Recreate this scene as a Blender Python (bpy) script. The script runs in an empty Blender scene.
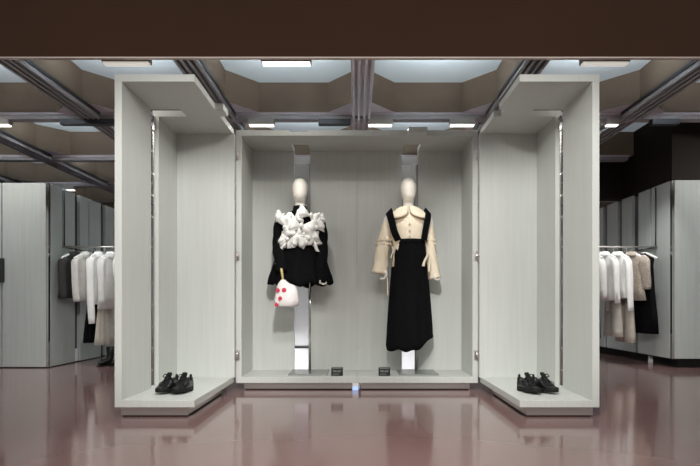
import bpy, bmesh, math, random
from mathutils import Vector, Matrix, noise
random.seed(7)
PI = math.pi
S = bpy.context.scene
COL = S.collection

# ------------------------------------------------------------------ materials
def mat(name, col, rough=0.5, metal=0.0, spec=0.5, emit=None, estr=0.0, var=0.0, vscale=8.0,
        stretch=(1, 1, 1), bump=0.0, bscale=60.0, coat=0.0, sheen=0.0, rvar=0.0):
    m = bpy.data.materials.new(name); m.use_nodes = True
    nt = m.node_tree; b = nt.nodes['Principled BSDF']
    b.inputs['Base Color'].default_value = (*col, 1)
    b.inputs['Roughness'].default_value = rough
    b.inputs['Metallic'].default_value = metal
    b.inputs['Specular IOR Level'].default_value = spec
    b.inputs['Coat Weight'].default_value = coat
    b.inputs['Coat Roughness'].default_value = 0.05
    b.inputs['Sheen Weight'].default_value = sheen
    if emit:
        b.inputs['Emission Color'].default_value = (*emit, 1)
        b.inputs['Emission Strength'].default_value = estr
    tc = nt.nodes.new('ShaderNodeTexCoord')
    if var > 0 or rvar > 0:
        mp = nt.nodes.new('ShaderNodeMapping'); mp.inputs['Scale'].default_value = stretch
        nz = nt.nodes.new('ShaderNodeTexNoise'); nz.inputs['Scale'].default_value = vscale
        nz.inputs['Detail'].default_value = 5
        nt.links.new(tc.outputs['Object'], mp.inputs['Vector'])
        nt.links.new(mp.outputs['Vector'], nz.inputs['Vector'])
        if var > 0:
            r = nt.nodes.new('ShaderNodeValToRGB')
            r.color_ramp.elements[0].position = 0.32; r.color_ramp.elements[1].position = 0.68
            r.color_ramp.elements[0].color = (*[c * (1 - var) for c in col], 1)
            r.color_ramp.elements[1].color = (*[min(1, c * (1 + var)) for c in col], 1)
            nt.links.new(nz.outputs['Fac'], r.inputs['Fac'])
            nt.links.new(r.outputs['Color'], b.inputs['Base Color'])
        if rvar > 0:
            mr = nt.nodes.new('ShaderNodeMapRange')
            mr.inputs['From Min'].default_value = 0.3; mr.inputs['From Max'].default_value = 0.7
            mr.inputs['To Min'].default_value = max(0.02, rough - rvar); mr.inputs['To Max'].default_value = rough + rvar
            nt.links.new(nz.outputs['Fac'], mr.inputs['Value'])
            nt.links.new(mr.outputs['Result'], b.inputs['Roughness'])
    if bump > 0:
        n2 = nt.nodes.new('ShaderNodeTexNoise'); n2.inputs['Scale'].default_value = bscale
        bp = nt.nodes.new('ShaderNodeBump'); bp.inputs['Strength'].default_value = bump
        bp.inputs['Distance'].default_value = 0.01
        nt.links.new(tc.outputs['Object'], n2.inputs['Vector'])
        nt.links.new(n2.outputs['Fac'], bp.inputs['Height'])
        nt.links.new(bp.outputs['Normal'], b.inputs['Normal'])
    return m

LAM = mat('grey_laminate', (0.53, 0.55, 0.522), 0.42, var=0.032, vscale=3.2, stretch=(14, 14, 0.45), spec=0.35)
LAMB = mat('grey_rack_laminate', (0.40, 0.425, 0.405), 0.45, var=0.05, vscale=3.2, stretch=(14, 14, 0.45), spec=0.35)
STEEL = mat('brushed_steel', (0.62, 0.59, 0.57), 0.33, metal=1.0, var=0.05, vscale=4, stretch=(1, 1, 30))
CHROME = mat('polished_steel', (0.62, 0.62, 0.61), 0.12, metal=1.0, var=0.04, vscale=5)
DSTEEL = mat('dark_steel', (0.055, 0.055, 0.06), 0.35, metal=0.5, var=0.1, vscale=6)
TRACK = mat('grey_aluminium_track', (0.34, 0.315, 0.325), 0.42, metal=0.12, var=0.07, vscale=10)
TRACKL = mat('pale_aluminium_track', (0.62, 0.555, 0.605), 0.45, metal=0.1, var=0.06, vscale=10)
BROWN = mat('brown_plaster', (0.165, 0.120, 0.084), 0.8, var=0.1, vscale=2.2, bump=0.05, bscale=30)
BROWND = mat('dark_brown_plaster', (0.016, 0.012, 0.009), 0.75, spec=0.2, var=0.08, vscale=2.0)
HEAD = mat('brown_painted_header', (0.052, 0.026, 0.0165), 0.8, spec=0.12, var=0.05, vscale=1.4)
EDGE = mat('pale_metal_edge', (0.50, 0.42, 0.38), 0.4, metal=0.2, var=0.04, vscale=5)
FLOOR = mat('glossy_mauve_resin', (0.205, 0.124, 0.117), 0.13, var=0.06, vscale=0.9, coat=0.25, rvar=0.03, spec=0.55)
PANEL = mat('coffer_light_panel', (0.62, 0.68, 0.70), 0.6, emit=(0.70, 0.86, 0.95), estr=0.13, var=0.05, vscale=1.1)
LAMP = mat('lamp_diffuser', (0.9, 0.9, 0.88), 0.4, emit=(1.0, 0.96, 0.90), estr=2.2, var=0.02, vscale=4)
LAMP2 = mat('dim_lamp_diffuser', (0.8, 0.78, 0.72), 0.4, emit=(1.0, 0.95, 0.86), estr=0.45, var=0.02, vscale=4)
HOUS = mat('lamp_housing', (0.36, 0.33, 0.30), 0.5, var=0.04, vscale=6)
WHITE = mat('white_lacquer', (0.74, 0.74, 0.75), 0.35, var=0.02, vscale=3)
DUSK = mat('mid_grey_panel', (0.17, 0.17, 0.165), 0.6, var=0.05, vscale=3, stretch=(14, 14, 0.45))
GLASS = mat('grey_smoked_base_plate', (0.20, 0.215, 0.20), 0.25, metal=0.2, var=0.03, vscale=6)
GREYW = mat('grey_wall_paint', (0.36, 0.365, 0.36), 0.7, var=0.04, vscale=2)
SKIN = mat('mannequin_shell', (0.80, 0.765, 0.69), 0.55, var=0.03, vscale=7)
BLACKF = mat('black_wool', (0.0042, 0.0041, 0.005), 0.9, var=0.2, vscale=25, bump=0.15, bscale=220, spec=0.1)
WHITEF = mat('white_taffeta', (0.85, 0.85, 0.815), 0.6, var=0.06, vscale=18, bump=0.2, bscale=90)
CREAM = mat('cream_cotton', (0.84, 0.735, 0.565), 0.8, var=0.06, vscale=16, bump=0.25, bscale=120)
SHIRT = mat('white_cotton', (0.80, 0.80, 0.78), 0.8, var=0.04, vscale=12, bump=0.2, bscale=90)
OFFW = mat('off_white_wool', (0.56, 0.55, 0.52), 0.85, var=0.06, vscale=14, bump=0.2, bscale=120)
CHAR = mat('charcoal_wool', (0.021, 0.020, 0.019), 0.85, var=0.12, vscale=20, bump=0.2, bscale=150)
ECRU = mat('ecru_linen', (0.60, 0.57, 0.50), 0.85, var=0.05, vscale=14, bump=0.2, bscale=100)
BEIGE = mat('beige_tweed', (0.36, 0.31, 0.26), 0.85, var=0.18, vscale=40, bump=0.3, bscale=160)
BEIGE2 = mat('stone_twill', (0.42, 0.38, 0.33), 0.85, var=0.07, vscale=16, bump=0.2, bscale=120)
DENIM = mat('blue_denim', (0.05, 0.085, 0.17), 0.85, var=0.15, vscale=30, bump=0.2, bscale=150)
LEATHER = mat('black_patent_leather', (0.006, 0.006, 0.0065), 0.24, var=0.15, vscale=15, spec=0.4, bump=0.25, bscale=45)
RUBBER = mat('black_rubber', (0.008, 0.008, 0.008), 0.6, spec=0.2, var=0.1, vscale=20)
BAGW = mat('white_bag_leather', (0.78, 0.74, 0.73), 0.5, var=0.03, vscale=9, bump=0.25, bscale=25)
RED = mat('crimson_dot', (0.50, 0.022, 0.055), 0.5, var=0.1, vscale=20)
YEL = mat('yellow_strap', (0.62, 0.50, 0.22), 0.6, var=0.05, vscale=20)
BLK = mat('black_acrylic', (0.018, 0.020, 0.019), 0.3, var=0.1, vscale=20)
INK = mat('grey_print', (0.22, 0.23, 0.22), 0.6, var=0.03, vscale=20)
BLUE = mat('pale_blue_glow', (0.35, 0.50, 0.85), 0.3, emit=(0.45, 0.62, 1.0), estr=0.55, var=0.02, vscale=6)
PLASTIC = mat('white_hanger_plastic', (0.82, 0.82, 0.80), 0.4, var=0.02, vscale=10)

# ------------------------------------------------------------------ mesh helpers
def bx(bm, x0, x1, y0, y1, z0, z1, mi=0):
    x0, x1 = sorted((x0, x1)); y0, y1 = sorted((y0, y1)); z0, z1 = sorted((z0, z1))
    v = [bm.verts.new((x, y, z)) for x in (x0, x1) for y in (y0, y1) for z in (z0, z1)]
    for q in ((0, 1, 3, 2), (4, 6, 7, 5), (0, 4, 5, 1), (2, 3, 7, 6), (0, 2, 6, 4), (1, 5, 7, 3)):
        f = bm.faces.new([v[i] for i in q]); f.material_index = mi
    return v

def loft(bm, rings, cap0=True, cap1=True, closed=True, mi=0):
    vs = [[bm.verts.new(p) for p in r] for r in rings]
    n = len(rings[0])
    for a, b in zip(vs, vs[1:]):
        for i in range(n if closed else n - 1):
            j = (i + 1) % n
            f = bm.faces.new((a[i], a[j], b[j], b[i])); f.material_index = mi; f.smooth = True
    if closed and cap0:
        f = bm.faces.new(list(reversed(vs[0]))); f.material_index = mi
    if closed and cap1:
        f = bm.faces.new(vs[-1]); f.material_index = mi
    return vs

def ering(c, rx, ry, n=24, amp=0.0, k=9, ph=0.0, jit=0.0, seed=0):
    out = []
    for i in range(n):
        a = 2 * PI * i / n
        s = 1 + amp * math.sin(k * a + ph) + amp * 0.5 * math.sin((k * 0.5 // 1 + 1) * a + 1.7 * ph + 1)
        if jit:
            s += jit * noise.noise(Vector((3 * math.cos(a) + seed, 3 * math.sin(a), c[2] * 7)))
        out.append(Vector((c[0] + rx * s * math.cos(a), c[1] + ry * s * math.sin(a), c[2])))
    return out

def tube(bm, pts, rad, n=10, cap=True, flat=1.0, up=None, mi=0, amp=0, k=5):
    pts = [Vector(p) for p in pts]
    if not hasattr(rad, '__len__'): rad = [rad] * len(pts)
    rings = []; prev = None
    for i, p in enumerate(pts):
        t = (pts[min(i + 1, len(pts) - 1)] - pts[max(i - 1, 0)]).normalized()
        if prev is None:
            u = Vector(up) if up else (Vector((1, 0, 0)) if abs(t.x) < 0.8 else Vector((0, 1, 0)))
        else: u = prev
        u = (u - t * u.dot(t)).normalized(); w = t.cross(u); prev = u
        ring = []
        for j in range(n):
            a = 2 * PI * j / n
            s = rad[i] * (1 + amp * math.sin(k * a + i * 0.9))
            ring.append(p + u * s * math.cos(a) + w * s * flat * math.sin(a))
        rings.append(ring)
    loft(bm, rings, cap, cap, mi=mi)

def smoothpath(pts, sub=4):
    P = [Vector(p) for p in pts]; out = []
    for i in range(len(P) - 1):
        p0 = P[max(i - 1, 0)]; p1 = P[i]; p2 = P[i + 1]; p3 = P[min(i + 2, len(P) - 1)]
        for s in range(sub):
            t = s / sub
            out.append(0.5 * ((2 * p1) + (p2 - p0) * t + (2 * p0 - 5 * p1 + 4 * p2 - p3) * t * t + (3 * p1 - p0 - 3 * p2 + p3) * t ** 3))
    out.append(P[-1]); return out

def lerplist(v, sub):
    out = []
    for a, b in zip(v, v[1:]):
        for s in range(sub): out.append(a + (b - a) * s / sub)
    out.append(v[-1]); return out

def origin_of(p):
    o = Vector((0, 0, 0))
    while p is not None:
        o += p.location; p = p.parent
    return o

def obj(name, bm, m, parent=None, bevel=0.0, local=False, solid=0.0, sub=0, smooth=False):
    """one mesh object; vertices are given in world metres (or local ones) and moved to the thing's own frame"""
    me = bpy.data.meshes.new(name)
    bmesh.ops.recalc_face_normals(bm, faces=bm.faces)
    if parent is not None and not local:
        bmesh.ops.translate(bm, verts=bm.verts, vec=-origin_of(parent))
    base = None
    if parent is None and not local:
        xs = [v.co for v in bm.verts]
        base = Vector(((min(v.x for v in xs) + max(v.x for v in xs)) / 2, (min(v.y for v in xs) + max(v.y for v in xs)) / 2, min(v.z for v in xs)))
        bmesh.ops.translate(bm, verts=bm.verts, vec=-base)
    if smooth:
        for f in bm.faces: f.smooth = True
    bm.to_mesh(me); bm.free()
    o = bpy.data.objects.new(name, me)
    for mm in (m if isinstance(m, (list, tuple)) else [m]): me.materials.append(mm)
    COL.objects.link(o)
    if parent is not None: o.parent = parent
    if base is not None: o.location = base
    if solid:
        md = o.modifiers.new('thick', 'SOLIDIFY'); md.thickness = solid; md.offset = 0
    if sub:
        md = o.modifiers.new('sub', 'SUBSURF'); md.levels = sub; md.render_levels = sub
    if bevel:
        md = o.modifiers.new('bev', 'BEVEL'); md.width = bevel; md.segments = 2; md.limit_method = 'ANGLE'
    return o

def thing(name, label, cat, loc, group=None, rz=0.0):
    o = bpy.data.objects.new(name, None); COL.objects.link(o)
    o.empty_display_size = 0.1
    o.location = loc; o.rotation_euler = (0, 0, rz)
    o['label'] = label; o['category'] = cat
    if group: o['group'] = group
    return o

def tag(o, label, cat, group=None):
    o['label'] = label; o['category'] = cat
    if group: o['group'] = group
    return o

def struct(o):
    o['kind'] = 'structure'; return o

def boxobj(name, m, parent, *dims, bevel=0.0, local=False):
    bm = bmesh.new()
    for d in dims: bx(bm, *d)
    return obj(name, bm, m, parent, bevel=bevel, local=local)

def copy_tree(o, parent=None):
    c = o.copy(); COL.objects.link(c)
    if parent is not None: c.parent = parent
    for ch in list(o.children): copy_tree(ch, c)
    return c

# ------------------------------------------------------------------ camera (eye height 0.8 m, lens shifted up)
FP = 495.0; CX, CY = 357.0, 304.0; EYE = 0.80
cam = bpy.data.cameras.new('camera'); camo = bpy.data.objects.new('camera', cam); COL.objects.link(camo)
camo.location = (0, 0, EYE); camo.rotation_euler = (PI / 2, 0, 0)
cam.sensor_width = 36; cam.lens = FP / 700 * 36
cam.shift_x = -(CX - 350) / 700; cam.shift_y = (CY - 233) / 700
cam.clip_start = 0.05
S.camera = camo

# ------------------------------------------------------------------ setting
struct(boxobj('floor', FLOOR, None, (-8, 8, -3, 12.2, -0.05, 0)))
struct(boxobj('wall_back', GREYW, None, (-8, 8, 12.0, 12.1, 0, 3.6)))
struct(boxobj('wall_left', GREYW, None, (-8.1, -8, 3.47, 12.1, 0, 3.6)))
struct(boxobj('wall_right', GREYW, None, (8, 8.1, 3.47, 12.1, 0, 3.6)))
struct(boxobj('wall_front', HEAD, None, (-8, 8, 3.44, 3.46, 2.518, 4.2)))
struct(boxobj('trim_1', EDGE, None, (-8, 8, 3.438, 3.464, 2.508, 2.5178)))
# tall brown wall over the right hand rack
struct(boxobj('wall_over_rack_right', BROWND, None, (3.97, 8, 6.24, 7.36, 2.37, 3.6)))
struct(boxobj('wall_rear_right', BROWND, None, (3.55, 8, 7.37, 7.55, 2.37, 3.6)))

GX = [-7.50, -5.99, -4.48, -2.97, -1.46, 0.05, 1.54, 3.05, 4.56, 6.07, 7.58]
GY = [3.47, 4.0, 5.59, 7.17, 8.75, 10.33, 11.91]
ZB, ZT = 2.94, 3.27
cb = bmesh.new(); panels = []
for i in range(len(GX) - 1):
    for j in range(len(GY) - 1):
        x0, x1, y0, y1 = GX[i], GX[i + 1], GY[j], GY[j + 1]
        if y0 < 3.47: y0 = 3.47
        if x0 > 3.5 and 6.0 < (y0 + y1) / 2 < 8: continue
        bw, ch = 0.07, (0.30 if y1 - y0 > 1 else 0.12)
        a0, a1, b0, b1 = x0 + bw, x1 - bw, y0 + bw, y1 - bw
        oc = [(a0 + ch, b0), (a1 - ch, b0), (a1, b0 + ch), (a1, b1 - ch), (a1 - ch, b1), (a0 + ch, b1), (a0, b1 - ch), (a0, b0 + ch)]
        sq = [(x0 + bw + ch, y0), (x1 - bw - ch, y0), (x1, y0), (x1, y0 + bw + ch), (x1, y1 - bw - ch), (x1, y1), (x1 - bw - ch, y1), (x0 + bw + ch, y1),
              (x0, y1), (x0, y1 - bw - ch), (x0, y0 + bw + ch), (x0, y0)]
        lo = [cb.verts.new((p[0], p[1], ZB)) for p in oc]
        hi = [cb.verts.new((p[0], p[1], ZT + 0.04)) for p in oc]
        so = [cb.verts.new((p[0], p[1], ZB)) for p in sq]
        for k in range(8):
            cb.faces.new((lo[k], lo[(k + 1) % 8], hi[(k + 1) % 8], hi[k])).material_index = 0
        for q in ((so[0], so[1], lo[1], lo[0]), (so[3], so[4], lo[3], lo[2]), (so[6], so[7], lo[5], lo[4]), (so[9], so[10], lo[7], lo[6])):
            cb.faces.new(q).material_index = 1
        for q in ((so[1], so[2], so[3], lo[2], lo[1]), (so[4], so[5], so[6], lo[4], lo[3]), (so[7], so[8], so[9], lo[6], lo[5]), (so[10], so[11], so[0], lo[0], lo[7])):
            cb.faces.new(q).material_index = 1
        panels.append(oc)
bx(cb, -8, 8, 3.47, 12.1, 3.52, 3.6)
ceil = struct(obj('ceiling', cb, [BROWN, TRACKL], None))
for oc in panels:
    pb = bmesh.new()
    loft(pb, [[Vector((x, y, ZT)) for x, y in oc], [Vector((x, y, ZT + 0.03)) for x, y in oc]])
    for f in pb.faces: f.smooth = False
    obj('light_panel', pb, PANEL, ceil)

# aluminium tracks under the coffer beams
def track_long(x, label):
    bm = bmesh.new()
    t = thing('ceiling_track', label, 'ceiling track', (x, 7.5, 2.86), 'aluminium ceiling tracks')
    pale = abs(x) < 0.5  # middle track gets the paler material to look lit
    boxobj('track_body', TRACKL if pale else DSTEEL, t, (x - 0.105, x + 0.105, 3.47, 11.9, 2.905, 2.94))
    for dx in (-0.085, -0.030, 0.030, 0.085):
        boxobj('track_rib', TRACKL if pale else TRACK, t, (x + dx - 0.013, x + dx + 0.013, 3.47, 11.9, 2.862, 2.905))
    return t
names = {-5.99: 'grey ribbed ceiling track over the far left rack doors', -4.48: 'grey ribbed ceiling track crossing at upper left, nearer the left rack',
         -2.97: 'grey ribbed ceiling track slanting to the left edge of the left shoe cabinet',
         -1.46: 'grey ribbed ceiling track ending above the left shoe cabinet', 0.05: 'pale lilac double ceiling track over the middle of the display',
         1.54: 'grey ribbed ceiling track ending above the right shoe cabinet', 3.05: 'grey ribbed ceiling track slanting to the right edge of the right shoe cabinet',
         4.56: 'grey ribbed ceiling track at the far upper right corner'}
for x, l in names.items(): track_long(x, l)
for y, l in ((4.0, 'crosswise ceiling track nearest the brown header'), (5.59, 'crosswise ceiling track just above the display cabinets'),
             (7.17, 'crosswise ceiling track farther back over the clothes racks'), (8.75, 'crosswise ceiling track farthest back above the rack tops')):
    t = thing('ceiling_track', 'grey aluminium ' + l, 'ceiling track', (0, y, 2.87), 'aluminium ceiling tracks')
    xr = 3.9 if 6 < y < 8 else 7.55
    boxobj('track_body', TRACK, t, (-7.5, xr, y - 0.055, y + 0.055, 2.870, 2.925))
    boxobj('track_lip', TRACKL, t, (-7.5, xr, y - 0.066, y - 0.0555, 2.915, 2.938))

# steel columns
for s, x in ((-1, -1.47), (1, 1.63)):
    w = 'left' if s < 0 else 'right'
    t = thing('steel_column', f'polished steel column rising behind the {w} shoe cabinet to the ceiling', 'column', (x, 5.3, 0))
    boxobj('column_shaft', CHROME, t, (x - 0.06, x + 0.06, 5.24, 5.36, 0.02, 2.86))
    boxobj('column_base', STEEL, t, (x - 0.09, x + 0.09, 5.21, 5.39, 0, 0.02))
    boxobj('column_groove', DSTEEL, t, (x - 0.02, x + 0.02, 5.236, 5.2399, 0.02, 2.86))

# thin double post far behind the left rack
t = thing('dark_post', 'dark double post rising behind the top of the left wardrobe wall', 'post', (-5.86, 9.2, 0))
boxobj('post_shaft', DSTEEL, t, (-5.92, -5.875, 9.17, 9.23, 0.01, 2.86)); boxobj('post_shaft', DSTEEL, t, (-5.845, -5.80, 9.17, 9.23, 0.01, 2.86))
boxobj('post_foot', DSTEEL, t, (-5.95, -5.77, 9.12, 9.28, 0, 0.0099))
# linear lamps hung under the tracks
LS = []
def lamp(x, y, length, label, on=True, z=2.8395, dim=False):
    t = thing('linear_lamp', label, 'ceiling lamp', (x, y, z), 'linear lamps on the ceiling tracks')
    h = length / 2
    boxobj('housing', HOUS if on else DSTEEL, t, (x - h, x + h, y - 0.035, y + 0.035, z - 0.03, z + 0.03))
    boxobj('stem', HOUS if on else DSTEEL, t, (x - 0.02, x + 0.02, y - 0.02, y + 0.02, z + 0.03, 2.8702))
    if on:
        boxobj('diffuser', LAMP2 if dim else LAMP, t, (x - h + 0.01, x + h - 0.01, y - 0.028, y + 0.028, z - 0.042, z - 0.0302))
        LS.append((x, y, z - 0.05, length))
lamp(-1.86, 4.0, 0.38, 'lit linear lamp under the header above the left shoe cabinet', dim=True, z=2.775)
lamp(-0.57, 4.0, 0.40, 'lit linear lamp under the header left of the pale middle track', z=2.775)
lamp(2.00, 4.0, 0.38, 'lit linear lamp under the header above the right shoe cabinet', dim=True, z=2.775)
lamp(-1.07, 5.56, 0.29, 'lit linear lamp just above the left end of the centre cabinets')
lamp(0.26, 5.56, 0.28, 'lit linear lamp just right of the pale middle track over the cabinets')
lamp(1.18, 5.56, 0.28, 'lit linear lamp just above the right end of the centre cabinets')
lamp(-0.25, 5.56, 0.36, 'dark unlit linear lamp above the centre cabinets, left of the middle track', False)
lamp(-3.02, 5.56, 0.60, 'dark unlit linear lamp left of the left shoe cabinet', False)
lamp(3.45, 5.56, 0.30, 'dark unlit linear lamp right of the right shoe cabinet', False)
lamp(-4.0, 5.56, 0.22, 'lit linear lamp at the far left edge above the rack doors')
lamp(2.86, 5.56, 0.14, 'short lit linear lamp beside the right edge of the right shoe cabinet')
lamp(-5.10, 8.72, 0.26, 'small lit linear lamp far back over the left rack')

# ------------------------------------------------------------------ display cabinets
def side_cabinet(s):
    w = 'left' if s < 0 else 'right'
    t = thing('display_cabinet', f'pale grey open cabinet swung forward on the {w} with black shoes on its base', 'cabinet', (s * 1.42, 4.03, 0), 'pale grey trunk-like display cabinets')
    X = lambda v: s * v
    boxobj('side_panel', LAM, t, (X(1.70), X(1.65), 3.47, 3.97, 0.125, 2.36), bevel=0.002)
    boxobj('side_panel', LAM, t, (X(1.70), X(1.65), 4.12, 4.585, 0.125, 2.36), bevel=0.002)
    boxobj('end_panel', LAM, t, (X(1.65), X(1.123), 4.535, 4.585, 0.125, 2.36), bevel=0.002)
    bm = bmesh.new()
    ends = (1.417, 1.072) if s < 0 else (1.417, 1.195)
    bx(bm, X(1.70), X(1.14), 3.47, 3.97, 2.36, 2.41)
    bx(bm, X(1.70), X(1.14), 4.12, 4.585, 2.36, 2.41)
    bx(bm, X(ends[0]), X(ends[1]), 3.97, 4.12, 2.36, 2.41)
    obj('top_panel', bm, LAM, t)
    boxobj('base_shelf', LAM, t, (X(1.70), X(1.14), 3.47, 4.585, 0.075, 0.125), bevel=0.002)
    boxobj('plinth', STEEL, t, (X(1.67), X(1.20), 3.505, 4.40, 0.012, 0.075))
    boxobj('plinth_shadow_strip', RUBBER, t, (X(1.66), X(1.21), 3.517, 4.39, 0.0, 0.012))  # black strip stands in for the shadow line at the floor
    # perforated steel standard in the slot
    bm = bmesh.new()
    bx(bm, X(1.692), X(1.680), 3.972, 3.992, 0.125, 2.36)
    bx(bm, X(1.692), X(1.680), 4.098, 4.118, 0.125, 2.36)
    for k in range(12):
        z = 0.25 + k * 0.18
        bx(bm, X(1.690), X(1.684), 3.992, 4.098, z, z + 0.012)
    obj('slot_standard', bm, CHROME, t)
    for z in (2.18, 1.244, 0.328):
        bm = bmesh.new()
        bx(bm, X(1.128), X(1.085), 4.577, 4.5845, z - 0.045, z + 0.045)
        tube(bm, [(X(1.108), 4.572, z - 0.04), (X(1.108), 4.572, z + 0.04)], 0.0125, 12)
        for dz in (-0.026, 0.0, 0.026):
            tube(bm, [(X(1.108), 4.566, z + dz), (X(1.108), 4.553, z + dz)], 0.0055, 8)
        obj('hinge', bm, STEEL, t)
side_cabinet(-1); side_cabinet(1)

def centre_cabinet(s):
    w, g = ('left', 'black ruffled jacket') if s < 0 else ('right', 'cream and black outfit')
    t = thing('display_cabinet', f'pale grey open cabinet, {w} half of the middle pair, with {g}', 'cabinet', (s * 0.56, 4.86, 0), 'pale grey trunk-like display cabinets')
    X = lambda v: s * v
    boxobj('side_panel', LAM, t, (X(1.12), X(1.07), 4.585, 5.12, 0.125, 2.36), bevel=0.002)
    a, b = (0.480, 0.645) if s < 0 else (0.460, 0.625)
    boxobj('back_panel', LAM, t, (X(1.07), X(b), 5.07, 5.12, 0.125, 2.36), bevel=0.0015)
    boxobj('back_panel', LAM, t, (X(a), X(0.001), 5.07, 5.12, 0.125, 2.36), bevel=0.0015)
    bm = bmesh.new()
    na, nb = 0.455, 0.63
    if s < 0:
        bx(bm, X(1.12), X(nb), 4.585, 4.66, 2.36, 2.41); bx(bm, X(na), X(0.001), 4.585, 4.66, 2.36, 2.41)
        bx(bm, X(nb), X(na), 4.585, 4.66, 2.36, 2.395)
    else:
        bx(bm, X(1.12), X(0.001), 4.585, 4.66, 2.36, 2.41)
        bx(bm, X(0.64), X(0.47), 4.50, 4.585, 2.36, 2.41)
    bx(bm, X(1.12), X(0.001), 4.66, 4.85, 2.36, 2.41)
    bx(bm, X(1.12), X(b), 4.85, 5.12, 2.36, 2.41); bx(bm, X(a), X(0.001), 4.85, 5.12, 2.36, 2.41)
    bmesh.ops.remove_doubles(bm, verts=bm.verts, dist=0.0001)
    obj('top_panel', bm, LAM, t)
    boxobj('base_shelf', LAM, t, (X(1.12), X(0.001), 4.585, 5.12, 0.068, 0.125), bevel=0.002)
    boxobj('plinth', STEEL, t, (X(1.05), X(0.036), 4.61, 5.06, 0.012, 0.068))
    boxobj('plinth_shadow_strip', RUBBER, t, (X(1.04), X(0.046), 4.622, 5.05, 0.0, 0.012))  # same black strip for the shadow under the plinth
    bm = bmesh.new()
    bx(bm, X(b - 0.001), X(a + 0.001), 5.072, 5.085, 2.245, 2.310)
    bx(bm, X(b - 0.001), X(a + 0.001), 5.052, 5.085, 2.230, 2.262)
    obj('cross_bar', bm, WHITE, t)
    bm = bmesh.new()
    xi = a + 0.004 if s < 0 else b - 0.004
    bx(bm, X(xi), X(xi + (0.014 if s < 0 else -0.014)), 5.078, 5.115, 0.125, 2.23)
    obj('slot_standard', bm, TRACK, t)
centre_cabinet(-1); centre_cabinet(1)

# glowing block stands in for light showing through the gap between the plinths
t = thing('plinth_gap_glow', 'small white and pale blue block standing in for light through the plinth gap', 'light', (-0.015, 4.60, 0))
boxobj('cap', WHITE, t, (-0.043, 0.013, 4.588, 4.64, 0.034, 0.068), bevel=0.003)
boxobj('lens', BLUE, t, (-0.043, 0.013, 4.588, 4.64, 0.0, 0.0338), bevel=0.003)  # glowing block in place of the bluish light behind

# partition standing behind the middle cabinets
t = thing('partition', 'white and grey partition seen through the slots behind the mannequins', 'partition', (0, 5.83, 0))
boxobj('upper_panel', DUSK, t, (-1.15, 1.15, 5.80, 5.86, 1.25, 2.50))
boxobj('lower_panel', WHITE, t, (-1.15, 1.15, 5.79, 5.86, 0.305, 1.249))
boxobj('ledge', DSTEEL, t, (-1.15, 1.15, 5.80, 5.86, 0.285, 0.3045))
boxobj('base_panel', WHITE, t, (-1.15, 1.15, 5.75, 5.86, 0.0, 0.2848))

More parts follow.
